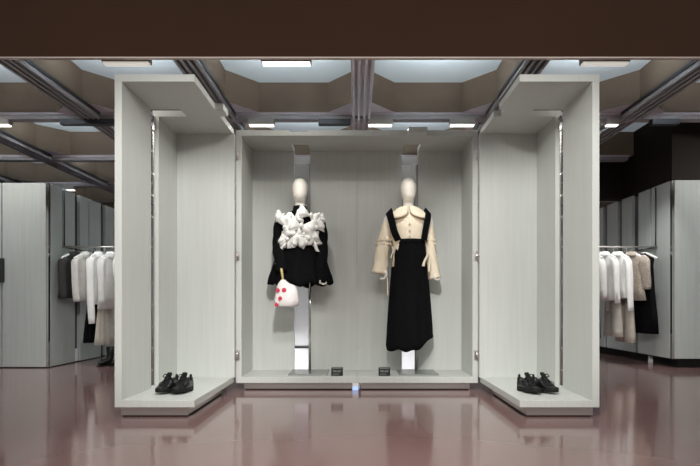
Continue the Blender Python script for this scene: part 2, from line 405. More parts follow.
# ------------------------------------------------------------------ clothes racks at the sides
def rack(s):
    w = 'left' if s < 0 else 'right'
    xf = 3.86 if s < 0 else 3.94
    zb = 0.012 if s < 0 else 0.115
    zt = 2.315 if s < 0 else 2.350
    X = lambda v: s * v
    t = thing('clothes_rack', f'tall grey panelled wardrobe wall with hanging rail at the {w} edge', 'wardrobe', (s * 5.2, 7.3, 0), 'grey wardrobe walls at the sides')
    boxobj('carcass', DSTEEL, t, (X(xf + 0.05), X(7.2), 6.23, 8.9, zb + 0.01, zt - 0.02))
    if s < 0: boxobj('plinth', RUBBER, t, (X(xf + 0.02), X(7.2), 6.21, 8.9, 0, zb))
    else:
        boxobj('plinth', RUBBER, t, (X(xf + 0.10), X(7.2), 6.24, 8.8, 0, zb + 0.0098))
        boxobj('underside', RUBBER, t, (X(xf), X(xf + 0.05), 6.2, 8.9, zb - 0.012, zb))
        boxobj('foot', WHITE, t, (X(xf + 0.06), X(xf + 0.095), 6.75, 6.80, 0, zb - 0.0125))
    # front
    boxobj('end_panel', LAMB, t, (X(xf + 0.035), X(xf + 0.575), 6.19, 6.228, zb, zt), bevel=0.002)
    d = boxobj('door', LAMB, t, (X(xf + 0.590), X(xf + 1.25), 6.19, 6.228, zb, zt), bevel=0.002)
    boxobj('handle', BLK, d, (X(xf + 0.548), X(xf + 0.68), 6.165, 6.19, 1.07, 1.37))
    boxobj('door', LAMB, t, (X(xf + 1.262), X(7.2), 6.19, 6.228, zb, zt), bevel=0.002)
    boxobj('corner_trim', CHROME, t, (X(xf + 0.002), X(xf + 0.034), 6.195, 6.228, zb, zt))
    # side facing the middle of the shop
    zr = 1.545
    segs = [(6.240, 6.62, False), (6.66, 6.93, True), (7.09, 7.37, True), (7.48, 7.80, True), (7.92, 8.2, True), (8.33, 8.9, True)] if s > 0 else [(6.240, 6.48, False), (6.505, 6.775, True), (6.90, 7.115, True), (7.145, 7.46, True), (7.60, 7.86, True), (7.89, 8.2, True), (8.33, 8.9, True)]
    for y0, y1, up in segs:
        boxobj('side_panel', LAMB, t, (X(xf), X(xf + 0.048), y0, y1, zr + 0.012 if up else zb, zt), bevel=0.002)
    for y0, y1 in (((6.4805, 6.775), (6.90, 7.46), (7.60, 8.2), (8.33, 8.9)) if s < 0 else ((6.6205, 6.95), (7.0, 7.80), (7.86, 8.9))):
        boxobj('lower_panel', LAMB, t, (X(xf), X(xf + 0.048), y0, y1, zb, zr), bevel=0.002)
    for y in ((6.4925, 6.835, 7.13, 7.53, 8.265) if s < 0 else (6.64, 6.95, 7.07, 7.395, 7.46, 7.86)):
        boxobj('slot_strip', CHROME, t, (X(xf + 0.03), X(xf + 0.048), y - 0.007, y + 0.007, zr + 0.012, zt))
    for y in ((6.80, 6.865) if s < 0 else ()):
        boxobj('slot_post', WHITE, t, (X(xf + 0.02), X(xf + 0.048), y - 0.012, y + 0.012, zb, zb + 0.17))
    bm = bmesh.new()
    tube(bm, [(X(xf + 0.01), 6.5, 1.55), (X(2.62), 6.5, 1.55)], 0.011, 10)
    obj('hanging_rail', bm, STEEL, t)
    bm = bmesh.new()
    tube(bm, [(X(2.62), 6.5, 1.56), (X(2.62), 6.5, 0.0)], 0.012, 10)
    obj('rail_post', bm, STEEL, t)
    bm = bmesh.new()
    tube(bm, [(X(xf - 0.012), 6.51, 1.545), (X(xf - 0.012), 6.51, zt - 0.02)], 0.008, 8)
    tube(bm, [(X(xf - 0.012), 6.51, 1.548), (X(xf - 0.012), 8.2, 1.548)], 0.008, 8)
    obj('rail_bracket', bm, DSTEEL, t)
rack(-1); rack(1)

# ------------------------------------------------------------------ hanging clothes
ZR = 1.55
def hanger(x, label, rz):
    t = thing('clothes_hanger', label, 'hanger', (x, 6.5, ZR), 'white clothes hangers', rz)
    bm = bmesh.new()
    P = smoothpath([(-0.205, 0, -0.165), (-0.12, 0, -0.125), (-0.05, 0, -0.095), (0, 0, -0.085), (0.05, 0, -0.095), (0.12, 0, -0.125), (0.205, 0, -0.165)], 3)
    tube(bm, P, lerplist([0.014, 0.017, 0.016, 0.016, 0.016, 0.017, 0.014], 3), 8)
    obj('shoulder_bar', bm, PLASTIC, t, local=True, smooth=True)
    bm = bmesh.new()
    P = [(0, 0, -0.09), (0, 0, -0.03)] + [(0.0 + 0.017 * math.sin(a) - 0.0, 0, -0.004 - 0.017 * math.cos(a) + 0.0) for a in [i * PI / 8 for i in range(1, 13)]]
    tube(bm, P, 0.003, 6)
    obj('hook', bm, STEEL, t, local=True, smooth=True)
    return t

def hung_top(name, x, rz, m, L, sl, label, cat, hem=0.22, thick=0.075, seed=1, collar=True, buttons=None, sw=0.048, sh=0.195, lining=None, group='clothes on the side rails'):
    t = thing(name, label, cat, (x, 6.5, ZR), group, rz)
    bm = bmesh.new(); rings = []
    tk = thick * 0.62
    prof = [(-0.085, 0.050, 0.034, 0), (-0.102, 0.072, 0.036, 0), (-0.125, 0.125, 0.036, 0), (-0.160, sh - 0.010, 0.034, 0), (-0.185, sh - 0.002, 0.040, 0.01),
            (-0.26, sh - 0.018, tk, 0.03), (-0.16 - L * 0.45, (sh + hem) / 2 - 0.022, tk, 0.07), (-0.16 - L * 0.75, hem - 0.012, tk, 0.11), (-0.155 - L, hem, tk, 0.14)]
    for z, rx, ry, am in prof:
        rings.append(ering((0, 0, z), rx, ry, 36, am, 7, seed * 1.3, 0.06, seed))
    loft(bm, rings)
    obj('body', bm, m, t, local=True, smooth=True)
    if sl > 0:
        for q in (-1, 1):
            bm = bmesh.new()
            P = smoothpath([(q * (sh - 0.045), 0, -0.168), (q * (sh - 0.005), -0.002, -0.215), (q * (sh + 0.010), -0.012, -0.18 - sl * 0.5), (q * (sh + 0.004), -0.030, -0.18 - sl)], 4)
            tube(bm, P, lerplist([sw * 0.75, sw * 1.1, sw, sw * 0.85], 4), 14, flat=0.55, amp=0.08, k=4)
            obj('sleeve', bm, m, t, local=True, smooth=True)
    if collar:
        bm = bmesh.new()
        rr = []
        for k, (z, rx, ry) in enumerate(((-0.080, 0.052, 0.044), (-0.068, 0.060, 0.050), (-0.100, 0.088, 0.064), (-0.128, 0.105, 0.070))):
            rr.append([Vector((rx * math.sin(a), -ry * math.cos(a), z - (0.05 * math.cos(a) if k == 3 and math.cos(a) > 0 else 0))) for a in [0.25 + (2 * PI - 0.5) * i / 20 for i in range(21)]])
        loft(bm, rr, closed=False)
        obj('collar', bm, m, t, local=True, smooth=True, solid=0.006)
    if buttons:
        for k in range(4):
            bm = bmesh.new()
            z = -0.26 - k * (L - 0.18) / 4
            tube(bm, [(0.0, -thick * 0.62 - 0.012, z), (0.0, -thick * 0.62 + 0.012, z)], 0.011, 10)
            obj('button', bm, buttons, t, local=True)
    return t

def hung_skirt(name, x, y, rz, m, z0, L, w0, w1, label, cat, seed=1, legs=False, waist=True, group='clothes on the side rails'):
    t = thing(name, label, cat, (x, y, ZR), group, rz)
    if not legs:
        bm = bmesh.new(); rings = []
        for k in range(8):
            f = k / 7
            rings.append(ering((0, 0, z0 - L * f), w0 + (w1 - w0) * f, 0.035 + 0.05 * f, 48, 0.02 + 0.09 * f, 11, seed, 0.05, seed))
        loft(bm, rings); obj('skirt_body', bm, m, t, local=True, smooth=True)
    else:
        for q in (-1, 1):
            bm = bmesh.new()
            rings = []
            for k in range(9):
                f = k / 8
                rings.append(ering((q * (0.075 + 0.035 * f), 0.0, z0 - L * f), 0.085 + (w1 - 0.085) * f, 0.04 + 0.02 * f, 20, 0.05 * f, 4, seed + q, 0.06, seed + q))
            loft(bm, rings); obj('trouser_leg', bm, m, t, local=True, smooth=True)
    if waist:
        bm = bmesh.new()
        loft(bm, [ering((0, 0, z0 + 0.02), w0 + 0.006, 0.04, 32), ering((0, 0, z0 - 0.035), w0 + 0.010, 0.045, 32)])
        obj('waistband', bm, m, t, local=True, smooth=True)
    # cloth loops reach up to the rail
    bm = bmesh.new()
    for q in (-1, 1):
        tube(bm, [(q * w0 * 0.8, 0, z0), (q * 0.02, 0, -0.012), (0, 0, 0.010)], 0.003, 6)
    obj('hanging_loop', bm, m, t, local=True)
    return t

# left rail, from the wall outwards
RL = PI / 2
L_items = [
    ('jacket', -3.72, CHAR, 0.52, 0.50, 'charcoal grey jacket hanging nearest the left wardrobe panel', 'jacket', dict(hem=0.22, buttons=BLK, sw=0.055)),
    ('jacket', -3.55, OFFW, 0.55, 0.54, 'off-white jacket between the charcoal jacket and the white shirts', 'jacket', dict(hem=0.21, buttons=PLASTIC, sw=0.05)),
    ('shirt', -3.38, SHIRT, 0.60, 0.82, 'white shirt with the longest sleeve hanging on the left rail', 'shirt', dict(hem=0.20, buttons=PLASTIC)),
    ('blouse', -3.22, SHIRT, 0.66, 0.56, 'white blouse between the long-sleeved shirt and the last white top', 'blouse', dict(hem=0.22)),
    ('blouse', -3.05, SHIRT, 0.46, 0.30, 'white short top above the ecru skirt beside the left shoe cabinet', 'blouse', dict(hem=0.20, buttons=ECRU)),
    ('blouse', -2.90, SHIRT, 0.46, 0.40, 'white top half hidden behind the left shoe cabinet', 'blouse', dict(hem=0.20)),
]
hl = ['white hanger of the charcoal jacket', 'white hanger of the off-white jacket', 'white hanger of the long-sleeved white shirt', 'white hanger of the plain white blouse on the left rail',
      'white hanger of the short white top on the left rail', 'white hanger nearest the left shoe cabinet']
for k, (n, x, m, L, sl, lab, cat, kw) in enumerate(L_items):
    rz = RL + random.uniform(-0.12, 0.12) - 0.15
    hung_top(n, x, rz, m, L, sl, lab, cat, seed=k + 1, **kw)
    hanger(x, hl[k], rz)
hung_skirt('skirt', -3.34, 6.56, RL, ECRU, -0.52, 0.76, 0.12, 0.20, 'long ecru skirt hanging below the short white top', 'skirt', 3)
hung_skirt('skirt', -3.53, 6.66, RL, BLACKF, -0.58, 0.68, 0.14, 0.22, 'black pleated skirt hanging below the white shirts', 'skirt', 5)
# right rail
R_items = [
    ('dress', 3.77, BLACKF, 0.98, 0.0, 'long black sleeveless dress nearest the right wardrobe panel', 'dress', dict(hem=0.20, sh=0.16, collar=False)),
    ('jacket', 3.60, BEIGE, 0.55, 0.38, 'beige tweed jacket with short sleeves beside the black dress', 'jacket', dict(hem=0.20, buttons=BLK, sw=0.075)),
    ('shirt', 3.42, SHIRT, 0.52, 0.66, 'white long-sleeved shirt beside the beige tweed jacket', 'shirt', dict(hem=0.20)),
    ('blouse', 3.24, SHIRT, 0.55, 0.56, 'white blouse second from the right shoe cabinet', 'blouse', dict(hem=0.22)),
    ('blouse', 3.08, SHIRT, 0.50, 0.50, 'white blouse half hidden by the right shoe cabinet', 'blouse', dict(hem=0.21)),
]
hr = ['white hanger of the long black dress', 'white hanger of the beige tweed jacket', 'white hanger of the white shirt beside the tweed jacket', 'white hanger of the second blouse on the right rail',
      'white hanger nearest the right shoe cabinet']
for k, (n, x, m, L, sl, lab, cat, kw) in enumerate(R_items):
    rz = -RL + random.uniform(-0.1, 0.1) + 0.30
    rz = rz + PI
    hung_top(n, x, rz, m, L, sl, lab, cat, seed=k + 11, **kw)
    hanger(x, hr[k], rz)
hung_skirt('trousers', 3.60, 6.64, RL, BEIGE2, -0.56, 0.70, 0.15, 0.10, 'stone coloured trousers below the beige tweed jacket', 'trousers', 4, legs=True)
hung_skirt('trousers', 3.44, 6.66, RL, ECRU, -0.52, 0.66, 0.15, 0.10, 'pale ecru trousers below the white shirt on the right rail', 'trousers', 6, legs=True)
hung_skirt('jeans', 3.20, 6.74, RL, DENIM, -0.60, 0.60, 0.15, 0.09, 'blue jeans below the white blouses beside the right shoe cabinet', 'jeans', 8, legs=True)

# black boots on the floor under the left rail
def boot(x, y, rz, label):
    t = thing('ankle_boot', label, 'boot', (x, y, 0), 'black ankle boots under the left rail', rz)
    bm = bmesh.new()
    P = [(0, 0, 0.24), (0, 0, 0.16), (0.005, 0, 0.10), (0.03, 0, 0.065), (0.09, 0, 0.05), (0.15, 0, 0.042), (0.185, 0, 0.036)]
    tube(bm, P, [0.052, 0.048, 0.047, 0.046, 0.042, 0.034, 0.016], 14, up=(0, 1, 0), flat=0.85)
    obj('shaft', bm, LEATHER, t, local=True, smooth=True)
    boxobj('sole', RUBBER, t, (0.01, 0.185, -0.04, 0.04, 0.0, 0.014), bevel=0.006, local=True)
    boxobj('heel', RUBBER, t, (-0.05, 0.009, -0.035, 0.035, 0, 0.06), bevel=0.006, local=True)
boot(-3.24, 6.5, -1.9, 'black ankle boot on the floor under the ecru skirt, farther from the shoe cabinet')
boot(-3.08, 6.5, -1.9, 'black ankle boot on the floor right beside the left shoe cabinet')

# ------------------------------------------------------------------ mannequins
def limb(bm, pts, rad, n=14, flat=1.0, sub=5, up=None):
    tube(bm, smoothpath(pts, sub), lerplist(rad, sub), n, flat=flat, up=up)

def hand(bm, wrist, direction, side, curl=0.25, front=(0, -1, 0)):
    d = Vector(direction).normalized(); w = Vector(wrist)
    f = Vector(front); f = (f - d * f.dot(d)).normalized()     # towards which the fingers curl / thumb lies
    lat = d.cross(f).normalized()
    # palm: wide along f (fingers side by side front to back), thin along lat
    tube(bm, [w - d * 0.01, w + d * 0.025, w + d * 0.06, w + d * 0.09], [0.024, 0.034, 0.040, 0.036], 12, flat=0.5, up=f)
    for k, ln in enumerate((0.070, 0.080, 0.076, 0.058)):
        o = f * (0.028 - k * 0.019)
        b = w + d * 0.078 + o
        inn = -lat * side
        a = curl * (1 + 0.15 * k)
        p1 = b + (d * math.cos(a) + inn * math.sin(a)) * ln * 0.45
        p2 = p1 + (d * math.cos(2 * a) + inn * math.sin(2 * a)) * ln * 0.32
        p3 = p2 + (d * math.cos(3 * a) + inn * math.sin(3 * a)) * ln * 0.25
        tube(bm, [b - d * 0.02, b, p1, p2, p3], [0.0095, 0.0095, 0.0088, 0.008, 0.006], 8)
    b = w + d * 0.03 + f * 0.028
    tube(bm, [b - f * 0.01, b + f * 0.014 + d * 0.018, b + f * 0.020 + d * 0.045, b + f * 0.014 + d * 0.068], [0.012, 0.011, 0.0095, 0.007], 8)

def settle(bm):
    # lets the shoulders sit a little lower under a long neck
    cl = lambda v: max(0.0, min(1.0, v))
    for v in bm.verts:
        v.co.z -= 0.036 * cl((v.co.z - 1.28) / 0.22) * (1 - cl((v.co.z - 1.735) / 0.085))

def body(parent, O, arms, name='body', hip=1.03):
    """O: mannequin base point. torso + neck + head in one lofted skin, arms and hands fused by remeshing"""
    bm = bmesh.new()
    prof = [(hip, 0.0, 0.12, 0.085), (hip + 0.05, 0.0, 0.150, 0.105), (1.20, 0.0, 0.150, 0.105), (1.32, 0, 0.118, 0.088), (1.42, 0, 0.125, 0.095),
            (1.53, 0, 0.152, 0.112), (1.62, 0, 0.165, 0.10), (1.68, 0, 0.155, 0.085), (1.715, 0.005, 0.105, 0.068), (1.735, 0.008, 0.062, 0.056),
            (1.76, 0.006, 0.052, 0.050), (1.79, 0.000, 0.049, 0.050), (1.805, -0.010, 0.052, 0.060), (1.825, -0.016, 0.058, 0.072), (1.85, -0.015, 0.066, 0.082),
            (1.885, -0.010, 0.073, 0.090), (1.925, -0.004, 0.077, 0.094), (1.96, 0.000, 0.074, 0.090), (1.99, 0.004, 0.064, 0.077), (2.012, 0.006, 0.046, 0.056), (2.025, 0.007, 0.022, 0.028)]
    loft(bm, [ering((0, cy, z), rx, ry, 28) for z, cy, rx, ry in prof])
    for q, (el, wr, hd, cu, fr) in zip((-1, 1), arms):
        limb(bm, [(q * 0.125, 0, 1.665), (q * 0.185, 0, 1.65), tuple((Vector((q * 0.195, 0, 1.6)) + Vector(el)) / 2), el, tuple((Vector(el) + Vector(wr)) / 2), wr], [0.055, 0.056, 0.046, 0.040, 0.037, 0.026])
        hand(bm, wr, hd, q, cu, fr)
    settle(bm); me = bpy.data.meshes.new('tmp'); bmesh.ops.recalc_face_normals(bm, faces=bm.faces); bm.to_mesh(me); bm.free()
    o = bpy.data.objects.new('tmp', me); COL.objects.link(o)
    md = o.modifiers.new('r', 'REMESH'); md.mode = 'VOXEL'; md.voxel_size = 0.0055; md.use_smooth_shade = True
    md = o.modifiers.new('s', 'SMOOTH'); md.iterations = 4; md.factor = 0.4
    dg = bpy.context.evaluated_depsgraph_get()
    m2 = bpy.data.meshes.new_from_object(o.evaluated_get(dg))
    bpy.data.objects.remove(o); m2.name = name
    m2.materials.clear(); m2.materials.append(SKIN)
    for p in m2.polygons: p.use_smooth = True
    b = bpy.data.objects.new(name, m2); COL.objects.link(b); b.parent = parent
    return b

def P_(bm, name, m, parent, **k): return obj(name, bm, m, parent, local=True, **k)

def stand(t, px):
    bm = bmesh.new()
    tube(bm, [(px, 0.10, 0.012), (px, 0.10, 1.10)], 0.0115, 12)
    tube(bm, [(px, 0.10, 1.10), (0, 0.0, 1.13)], 0.011, 10)
    P_(bm, 'pole', CHROME, t)
    boxobj('base_plate', GLASS, t, (px - 0.185, px + 0.19, -0.15, 0.19, 0.0, 0.012), bevel=0.003, local=True)

Z0 = 0.125
# ---- left mannequin: black jacket with white bows
ML = Vector((-0.556, 4.83, Z0))
tl = thing('mannequin', 'pale headed mannequin in a black flared jacket covered with white bows', 'mannequin', ML, 'dressed mannequins in the middle cabinets')
body_l = body(tl, ML, [((-0.205, -0.02, 1.40), (-0.165, -0.190, 1.255), (0.18, -0.25, -0.95), 0.9, (0, -1, 0.1)),
                       ((0.215, 0.0, 1.40), (0.218, -0.165, 1.085), (-0.08, -0.02, -1), 0.85, (0, -1, 0))])
body_l.location = (0, 0, -Z0)
stand(tl, 0.088)
def W(bm):
    settle(bm)
    bmesh.ops.translate(bm, verts=bm.verts, vec=(0, 0, -Z0)); return bm
bm = bmesh.new()
prof = [(0.975, .306, .215, .055), (1.03, .297, .208, .05), (1.11, .281, .190, .045), (1.22, .248, .162, .035), (1.31, .200, .136, .02), (1.36, .155, .118, .008),
        (1.44, .160, .122, .0), (1.53, .180, .130, 0), (1.62, .196, .124, 0), (1.675, .190, .108, 0), (1.708, .150, .088, 0), (1.728, .100, .074, 0), (1.742, .068, .064, 0), (1.772, .061, .060, 0)]
rings = []
for z, rx, ry, am in prof:
    r = ering((0, 0, z), rx, ry, 72, am, 11, 0.6, 0.02, 2)
    if z < 1.04:
        for i, v in enumerate(r): v.z += 0.018 * math.sin(11 * 2 * PI * i / 72 + 2.1) + (0.028 * (abs(v.x) / 0.3) ** 1.5)
    rings.append(r)
loft(bm, rings, cap0=False, cap1=False)
jk = P_(W(bm), 'jacket', BLACKF, tl, solid=0.006, smooth=True)
for q, pts in ((-1, [(-0.150, 0, 1.655), (-0.182, 0, 1.63), (-0.198, -0.01, 1.52), (-0.205, -0.025, 1.40), (-0.196, -0.10, 1.31), (-0.165, -0.198, 1.22), (-0.144, -0.232, 1.105)]),
               (1, [(0.150, 0, 1.655), (0.184, 0, 1.63), (0.205, -0.005, 1.52), (0.214, -0.02, 1.40), (0.222, -0.09, 1.26), (0.219, -0.160, 1.12), (0.215, -0.170, 1.005)])):
    bm = bmesh.new()
    tube(bm, smoothpath(pts, 5), lerplist([.050, .064, .064, .058, .054, .056, .052], 5), 20, amp=0.05, k=3)
    P_(W(bm), 'sleeve', BLACKF, jk, smooth=True)

def bow(cx, cz, size, roll, tails=True, yoff=0.0, tl_len=1.0, seed=1):
    """a knotted taffeta bow lying on the chest, facing the viewer"""
    bm = bmesh.new(); s = size
    rnd = random.Random(seed)
    for q in (-1, 1):
        rings = []; ln = s * rnd.uniform(0.9, 1.25); dr = rnd.uniform(-0.15, 0.15); ht = rnd.uniform(0.85, 1.15); ph = rnd.uniform(0, 6)
        for k in range(11):
            f = k / 10
            x = q * (0.06 * s + ln * f)
            h = s * (0.13 + 0.72 * ht * min(1, f * 1.15) ** 1.1) * (1 - 0.12 * f ** 6)
            d = s * (0.09 + 0.36 * math.sin(min(1, f * 1.02) * PI * 0.80)) * (0.30 if f == 1 else 1)
            ring = []
            for i in range(28):
                a = 2 * PI * i / 28
                ca, sa = math.cos(a), math.sin(a)
                rr = 1 + 0.13 * math.sin(6 * a + ph) * (0.3 + 0.7 * f)
                bx_ = math.copysign(abs(ca) ** 0.8, ca)
                ring.append(Vector((x + q * 0.10 * s * f * math.sin(3 * a + ph), -d * 0.3 + d * rr * sa, h * rr * bx_ + dr * s * f)))
            rings.append(ring)
        loft(bm, rings)
    tube(bm, [(0, -0.42 * s, 0.19 * s), (0, -0.55 * s, 0), (0, -0.42 * s, -0.19 * s)], [0.16 * s, 0.21 * s, 0.16 * s], 10)
    if tails:
        for q in (-1, 1):
            rings = []
            for k in range(6):
                f = k / 5
                c = Vector((q * s * (0.05 + 0.62 * f * tl_len), -0.25 * s - 0.12 * s * math.sin(f * 4), -s * (0.1 + 1.25 * f * tl_len)))
                wd = s * (0.10 + 0.30 * f)
                ring = []
                for i in range(9):
                    u = -1 + 2 * i / 8
                    ring.append(c + Vector((wd * u, 0.07 * s * math.sin(u * 5 + 2 * f), 0.15 * s * u * q)))
                for i in range(8, -1, -1):
                    ring.append(ring[i] + Vector((0, 0.035 * s, 0)))
                rings.append(ring)
            loft(bm, rings)
    # place on the chest
    rx, ry = 0.20, 0.135
    yy = -ry * math.sqrt(max(0.05, 1 - min(0.95, (cx / rx) ** 2))) - 0.012 + yoff
    yaw = math.asin(max(-0.9, min(0.9, cx / rx * 0.75)))
    M = Matrix.Translation((cx, yy, cz)) @ Matrix.Rotation(yaw, 4, 'Z') @ Matrix.Rotation(roll, 4, 'Y')
    bmesh.ops.transform(bm, matrix=M, verts=bm.verts)
    return P_(W(bm), 'bow', WHITEF, jk, smooth=True)
px2 = lambda x, y: ((x - 300.0) / 104.5, 0.80 + (304 - y) / 104.5)
for bi, (x, y, sz, ro, ta, tln) in enumerate((
        (285.5, 214, .052, 0.25, False, 1), (296, 216, .054, -0.35, False, 1), (311, 212, .062, 0.35, False, 1), (318.5, 214.5, .045, -0.25, False, 1),
        (289, 224, .066, 1.15, False, 1), (303, 223, .074, 0.15, False, 1), (315, 224, .070, -0.5, False, 1), (296, 231, .062, 0.9, False, 1),
        (291, 237, .066, 0.25, True, 0.85), (309, 236, .066, -0.45, True, 0.6), (317, 236, .050, 1.25, False, 1), (305, 231, .05, 0.5, False, 1))):
    cx, cz = px2(x, y + 0.5); bow(cx, cz, sz * 1.38, ro, ta, 0.0, tln * 0.85, 20 + bi)
# loose ribbon ends
def ribbon(pts, wid, parent, m, name='ribbon', th=0.004):
    bm = bmesh.new(); P = smoothpath(pts, 4); rings = []
    for i, p in enumerate(P):
        f = i / (len(P) - 1); wd = wid * (0.6 + 0.6 * f)
        c = Vector((0.3 * math.sin(i * 0.8), 0, 0)) * wid
        rings.append([p + c + Vector((-wd, 0, 0)), p + c + Vector((0, -wd * 0.5, 0)), p + c + Vector((wd, 0, 0)), p + c + Vector((0.6 * wd, th, 0)), p + c + Vector((0, th - wd * 0.4, 0)), p + c + Vector((-0.6 * wd, th, 0))])
    loft(bm, rings)
    return P_(W(bm), name, m, parent, smooth=True)
x0, z0 = px2(315, 238); x1, z1 = px2(319.5, 252)
ribbon([(x0, -.135, z0), ((x0 + x1) / 2, -.150, (z0 + z1) / 2), (x1, -.135, z1)], .017, jk, WHITEF)
x0, z0 = px2(288, 240); x1, z1 = px2(283, 250)
ribbon([(x0, -.135, z0), ((x0 + x1) / 2, -.150, (z0 + z1) / 2), (x1, -.135, z1)], .015, jk, WHITEF)
x0, z0 = px2(283, 213); x1, z1 = px2(277.5, 216.5)
ribbon([(x0, -.06, z0), ((x0 + x1) / 2, -.07, z0 + .004), (x1, -.05, z1)], .014, jk, WHITEF)
x0, z0 = px2(317, 212); x1, z1 = px2(323.5, 214)
ribbon([(x0, -.06, z0), ((x0 + x1) / 2, -.07, z0 - .004), (x1, -.05, z1)], .012, jk, WHITEF)

# ---- the bag the left mannequin holds
BX, BY = -0.652, 4.575
bag = thing('handbag', 'white slouchy bag with red dots hanging from the left mannequin hand', 'handbag', (BX, BY, 0.775))
bm = bmesh.new(); rings = []
for z, rx, ry, cx, jt in ((0.0, 0.070, 0.045, 0.0, .1), (0.012, 0.105, 0.062, 0, .1), (0.06, 0.118, 0.070, 0, .12), (0.11, 0.108, 0.066, 0.002, .12), (0.16, 0.098, 0.058, 0.004, .12),
                          (0.195, 0.080, 0.046, 0.000, .1), (0.215, 0.052, 0.034, -0.02, .1), (0.235, 0.030, 0.022, -0.028, .05), (0.25, 0.020, 0.014, -0.03, 0)):
    rings.append(ering((cx, 0, z), rx, ry, 28, 0.04, 5, z * 20, jt, 4))
loft(bm, rings)
def dot(bx_, bz, r):
    # a flat printed disc lying on the front of the pouch
    yb = -0.071 if bz < 0.13 else -0.062
    yb += 0.25 * max(0, abs(bx_) - 0.05)
    ring = lambda rr, y: [Vector((bx_ + rr * math.cos(2 * PI * i / 16), y, bz + rr * math.sin(2 * PI * i / 16))) for i in range(16)]
    loft(bm, [ring(r, yb + 0.030), ring(r, yb - 0.002), ring(r * 0.8, yb - 0.005)], mi=1)
for a in ((-0.072, 0.150, .019), (-0.012, 0.152, .021), (-0.048, 0.076, .018), (-0.082, 0.018, .017)): dot(*a)
P_(bm, 'pouch', [BAGW, RED], bag)
bm = bmesh.new()
tube(bm, smoothpath([(-0.030, 0, 0.235), (-0.038, -0.012, 0.29), (-0.042, -0.02, 0.335), (-0.046, -0.004, 0.352), (-0.044, 0.012, 0.335), (-0.036, 0.012, 0.28), (-0.030, 0.004, 0.24)], 3), lerplist([.006, .009, .013, .014, .012, .008, .006], 3), 8)
P_(bm, 'strap', YEL, bag, smooth=True)

# ---- right mannequin: cream blouse under a black pinafore
MR = Vector((0.500, 4.83, Z0))
tr = thing('mannequin', 'pale headed mannequin in a cream wide-collared blouse and long black pinafore', 'mannequin', MR, 'dressed mannequins in the middle cabinets')
body_r = body(tr, MR, [((-0.245, 0.0, 1.40), (-0.226, -0.06, 1.150), (0.08, -0.06, -1), 0.6, (0, -1, 0)),
                       ((0.215, 0.0, 1.40), (0.232, -0.06, 1.130), (0.06, -0.04, -1), 0.8, (0, -1, 0))])
body_r.location = (0, 0, -Z0)
stand(tr, 0.085)
bm = bmesh.new()
prof = [(1.16, .165, .125, .03), (1.28, .150, .118, .02), (1.38, .150, .118, .02), (1.46, .165, .128, .012), (1.55, .182, .134, .008), (1.62, .192, .124, 0), (1.67, .186, .106, 0),
        (1.705, .145, .086, 0), (1.725, .098, .072, 0), (1.742, .066, .062, 0), (1.760, .060, .058, 0)]
loft(bm, [ering((0, 0, z), rx, ry, 56, am, 13, 0.4, 0.015, 9) for z, rx, ry, am in prof], cap0=False, cap1=False)
bl = P_(W(bm), 'blouse', CREAM, tr, solid=0.005, smooth=True)
for q in (-1, 1):
    bm = bmesh.new()
    if q < 0:
        P = smoothpath([(-0.150, 0, 1.650), (-0.188, 0, 1.62), (-0.212, -0.005, 1.54), (-0.234, -0.01, 1.455), (-0.240, -0.02, 1.415), (-0.258, -0.03, 1.32), (-0.270, -0.04, 1.20), (-0.282, -0.045, 1.095)], 4)
        R = lerplist([.046, .058, .058, .066, .056, .062, .066, .074], 4)
    else:
        P = smoothpath([(0.150, 0, 1.650), (0.182, 0, 1.62), (0.200, -0.005, 1.54), (0.205, -0.01, 1.455), (0.207, -0.02, 1.415), (0.216, -0.03, 1.30), (0.232, -0.04, 1.17), (0.250, -0.045, 1.045)], 4)
        R = lerplist([.046, .054, .050, .054, .046, .050, .054, .060], 4)
    tube(bm, P, R, 30, amp=0.055, k=7)
    sl = P_(W(bm), 'sleeve', CREAM, bl, smooth=True)
    for zc, rr, xo in (((1.465, 0.066, 0.232), (1.420, 0.066, 0.238)) if q < 0 else ((1.465, 0.052, 0.205), (1.420, 0.052, 0.207))):
        bm = bmesh.new()
        rings = []
        for k, (dz, f) in enumerate(((0.030, 0.70), (0.012, 0.90), (-0.012, 1.05), (-0.035, 1.12))):
            rr_ = ering((q * xo, -0.012, zc + dz), rr * f, rr * f * 0.95, 40, 0.02 + 0.03 * k, 9, zc * 30, 0.08, 3)
            rings.append(rr_)
        loft(bm, rings, cap0=False, cap1=False)
        P_(W(bm), 'ruffle', CREAM, bl, solid=0.005, smooth=True)
# collar: two rounded lobes open in the middle of the chest
for q in (-1, 1):
    bm = bmesh.new(); rr = []
    for k in range(6):
        f = k / 5
        row = []
        for i in range(25):
            u = i / 24
            a = 0.10 + (PI - 0.10) * u             # 0 = front, pi = back
            lobe = min(1, math.sin(min(1.0, u * 4.2 + 0.12) * PI / 2))
            rx = 0.058 + (0.150 * lobe) * f; ry = 0.058 + (0.095 * lobe + (0.02 if u < .4 else 0)) * f
            z = 1.768 + 0.012 * math.sin(f * PI) - 0.092 * f ** 1.3 * (0.55 + 0.45 * lobe) - 0.030 * f * max(0, math.cos(a)) * lobe
            wob = 0.006 * f * math.sin(u * 22)
            row.append(Vector((q * (rx + wob) * math.sin(a), -(ry + wob) * math.cos(a) - 0.004, z)))
        rr.append(row)
    loft(bm, rr, closed=False)
    P_(W(bm), 'collar', CREAM, bl, solid=0.007, smooth=True)
for z in (1.60, 1.535, 1.475):
    bm = bmesh.new(); tube(bm, [(0, -0.128, z), (0, -0.146, z)], 0.009, 12); P_(W(bm), 'button', ECRU, bl)
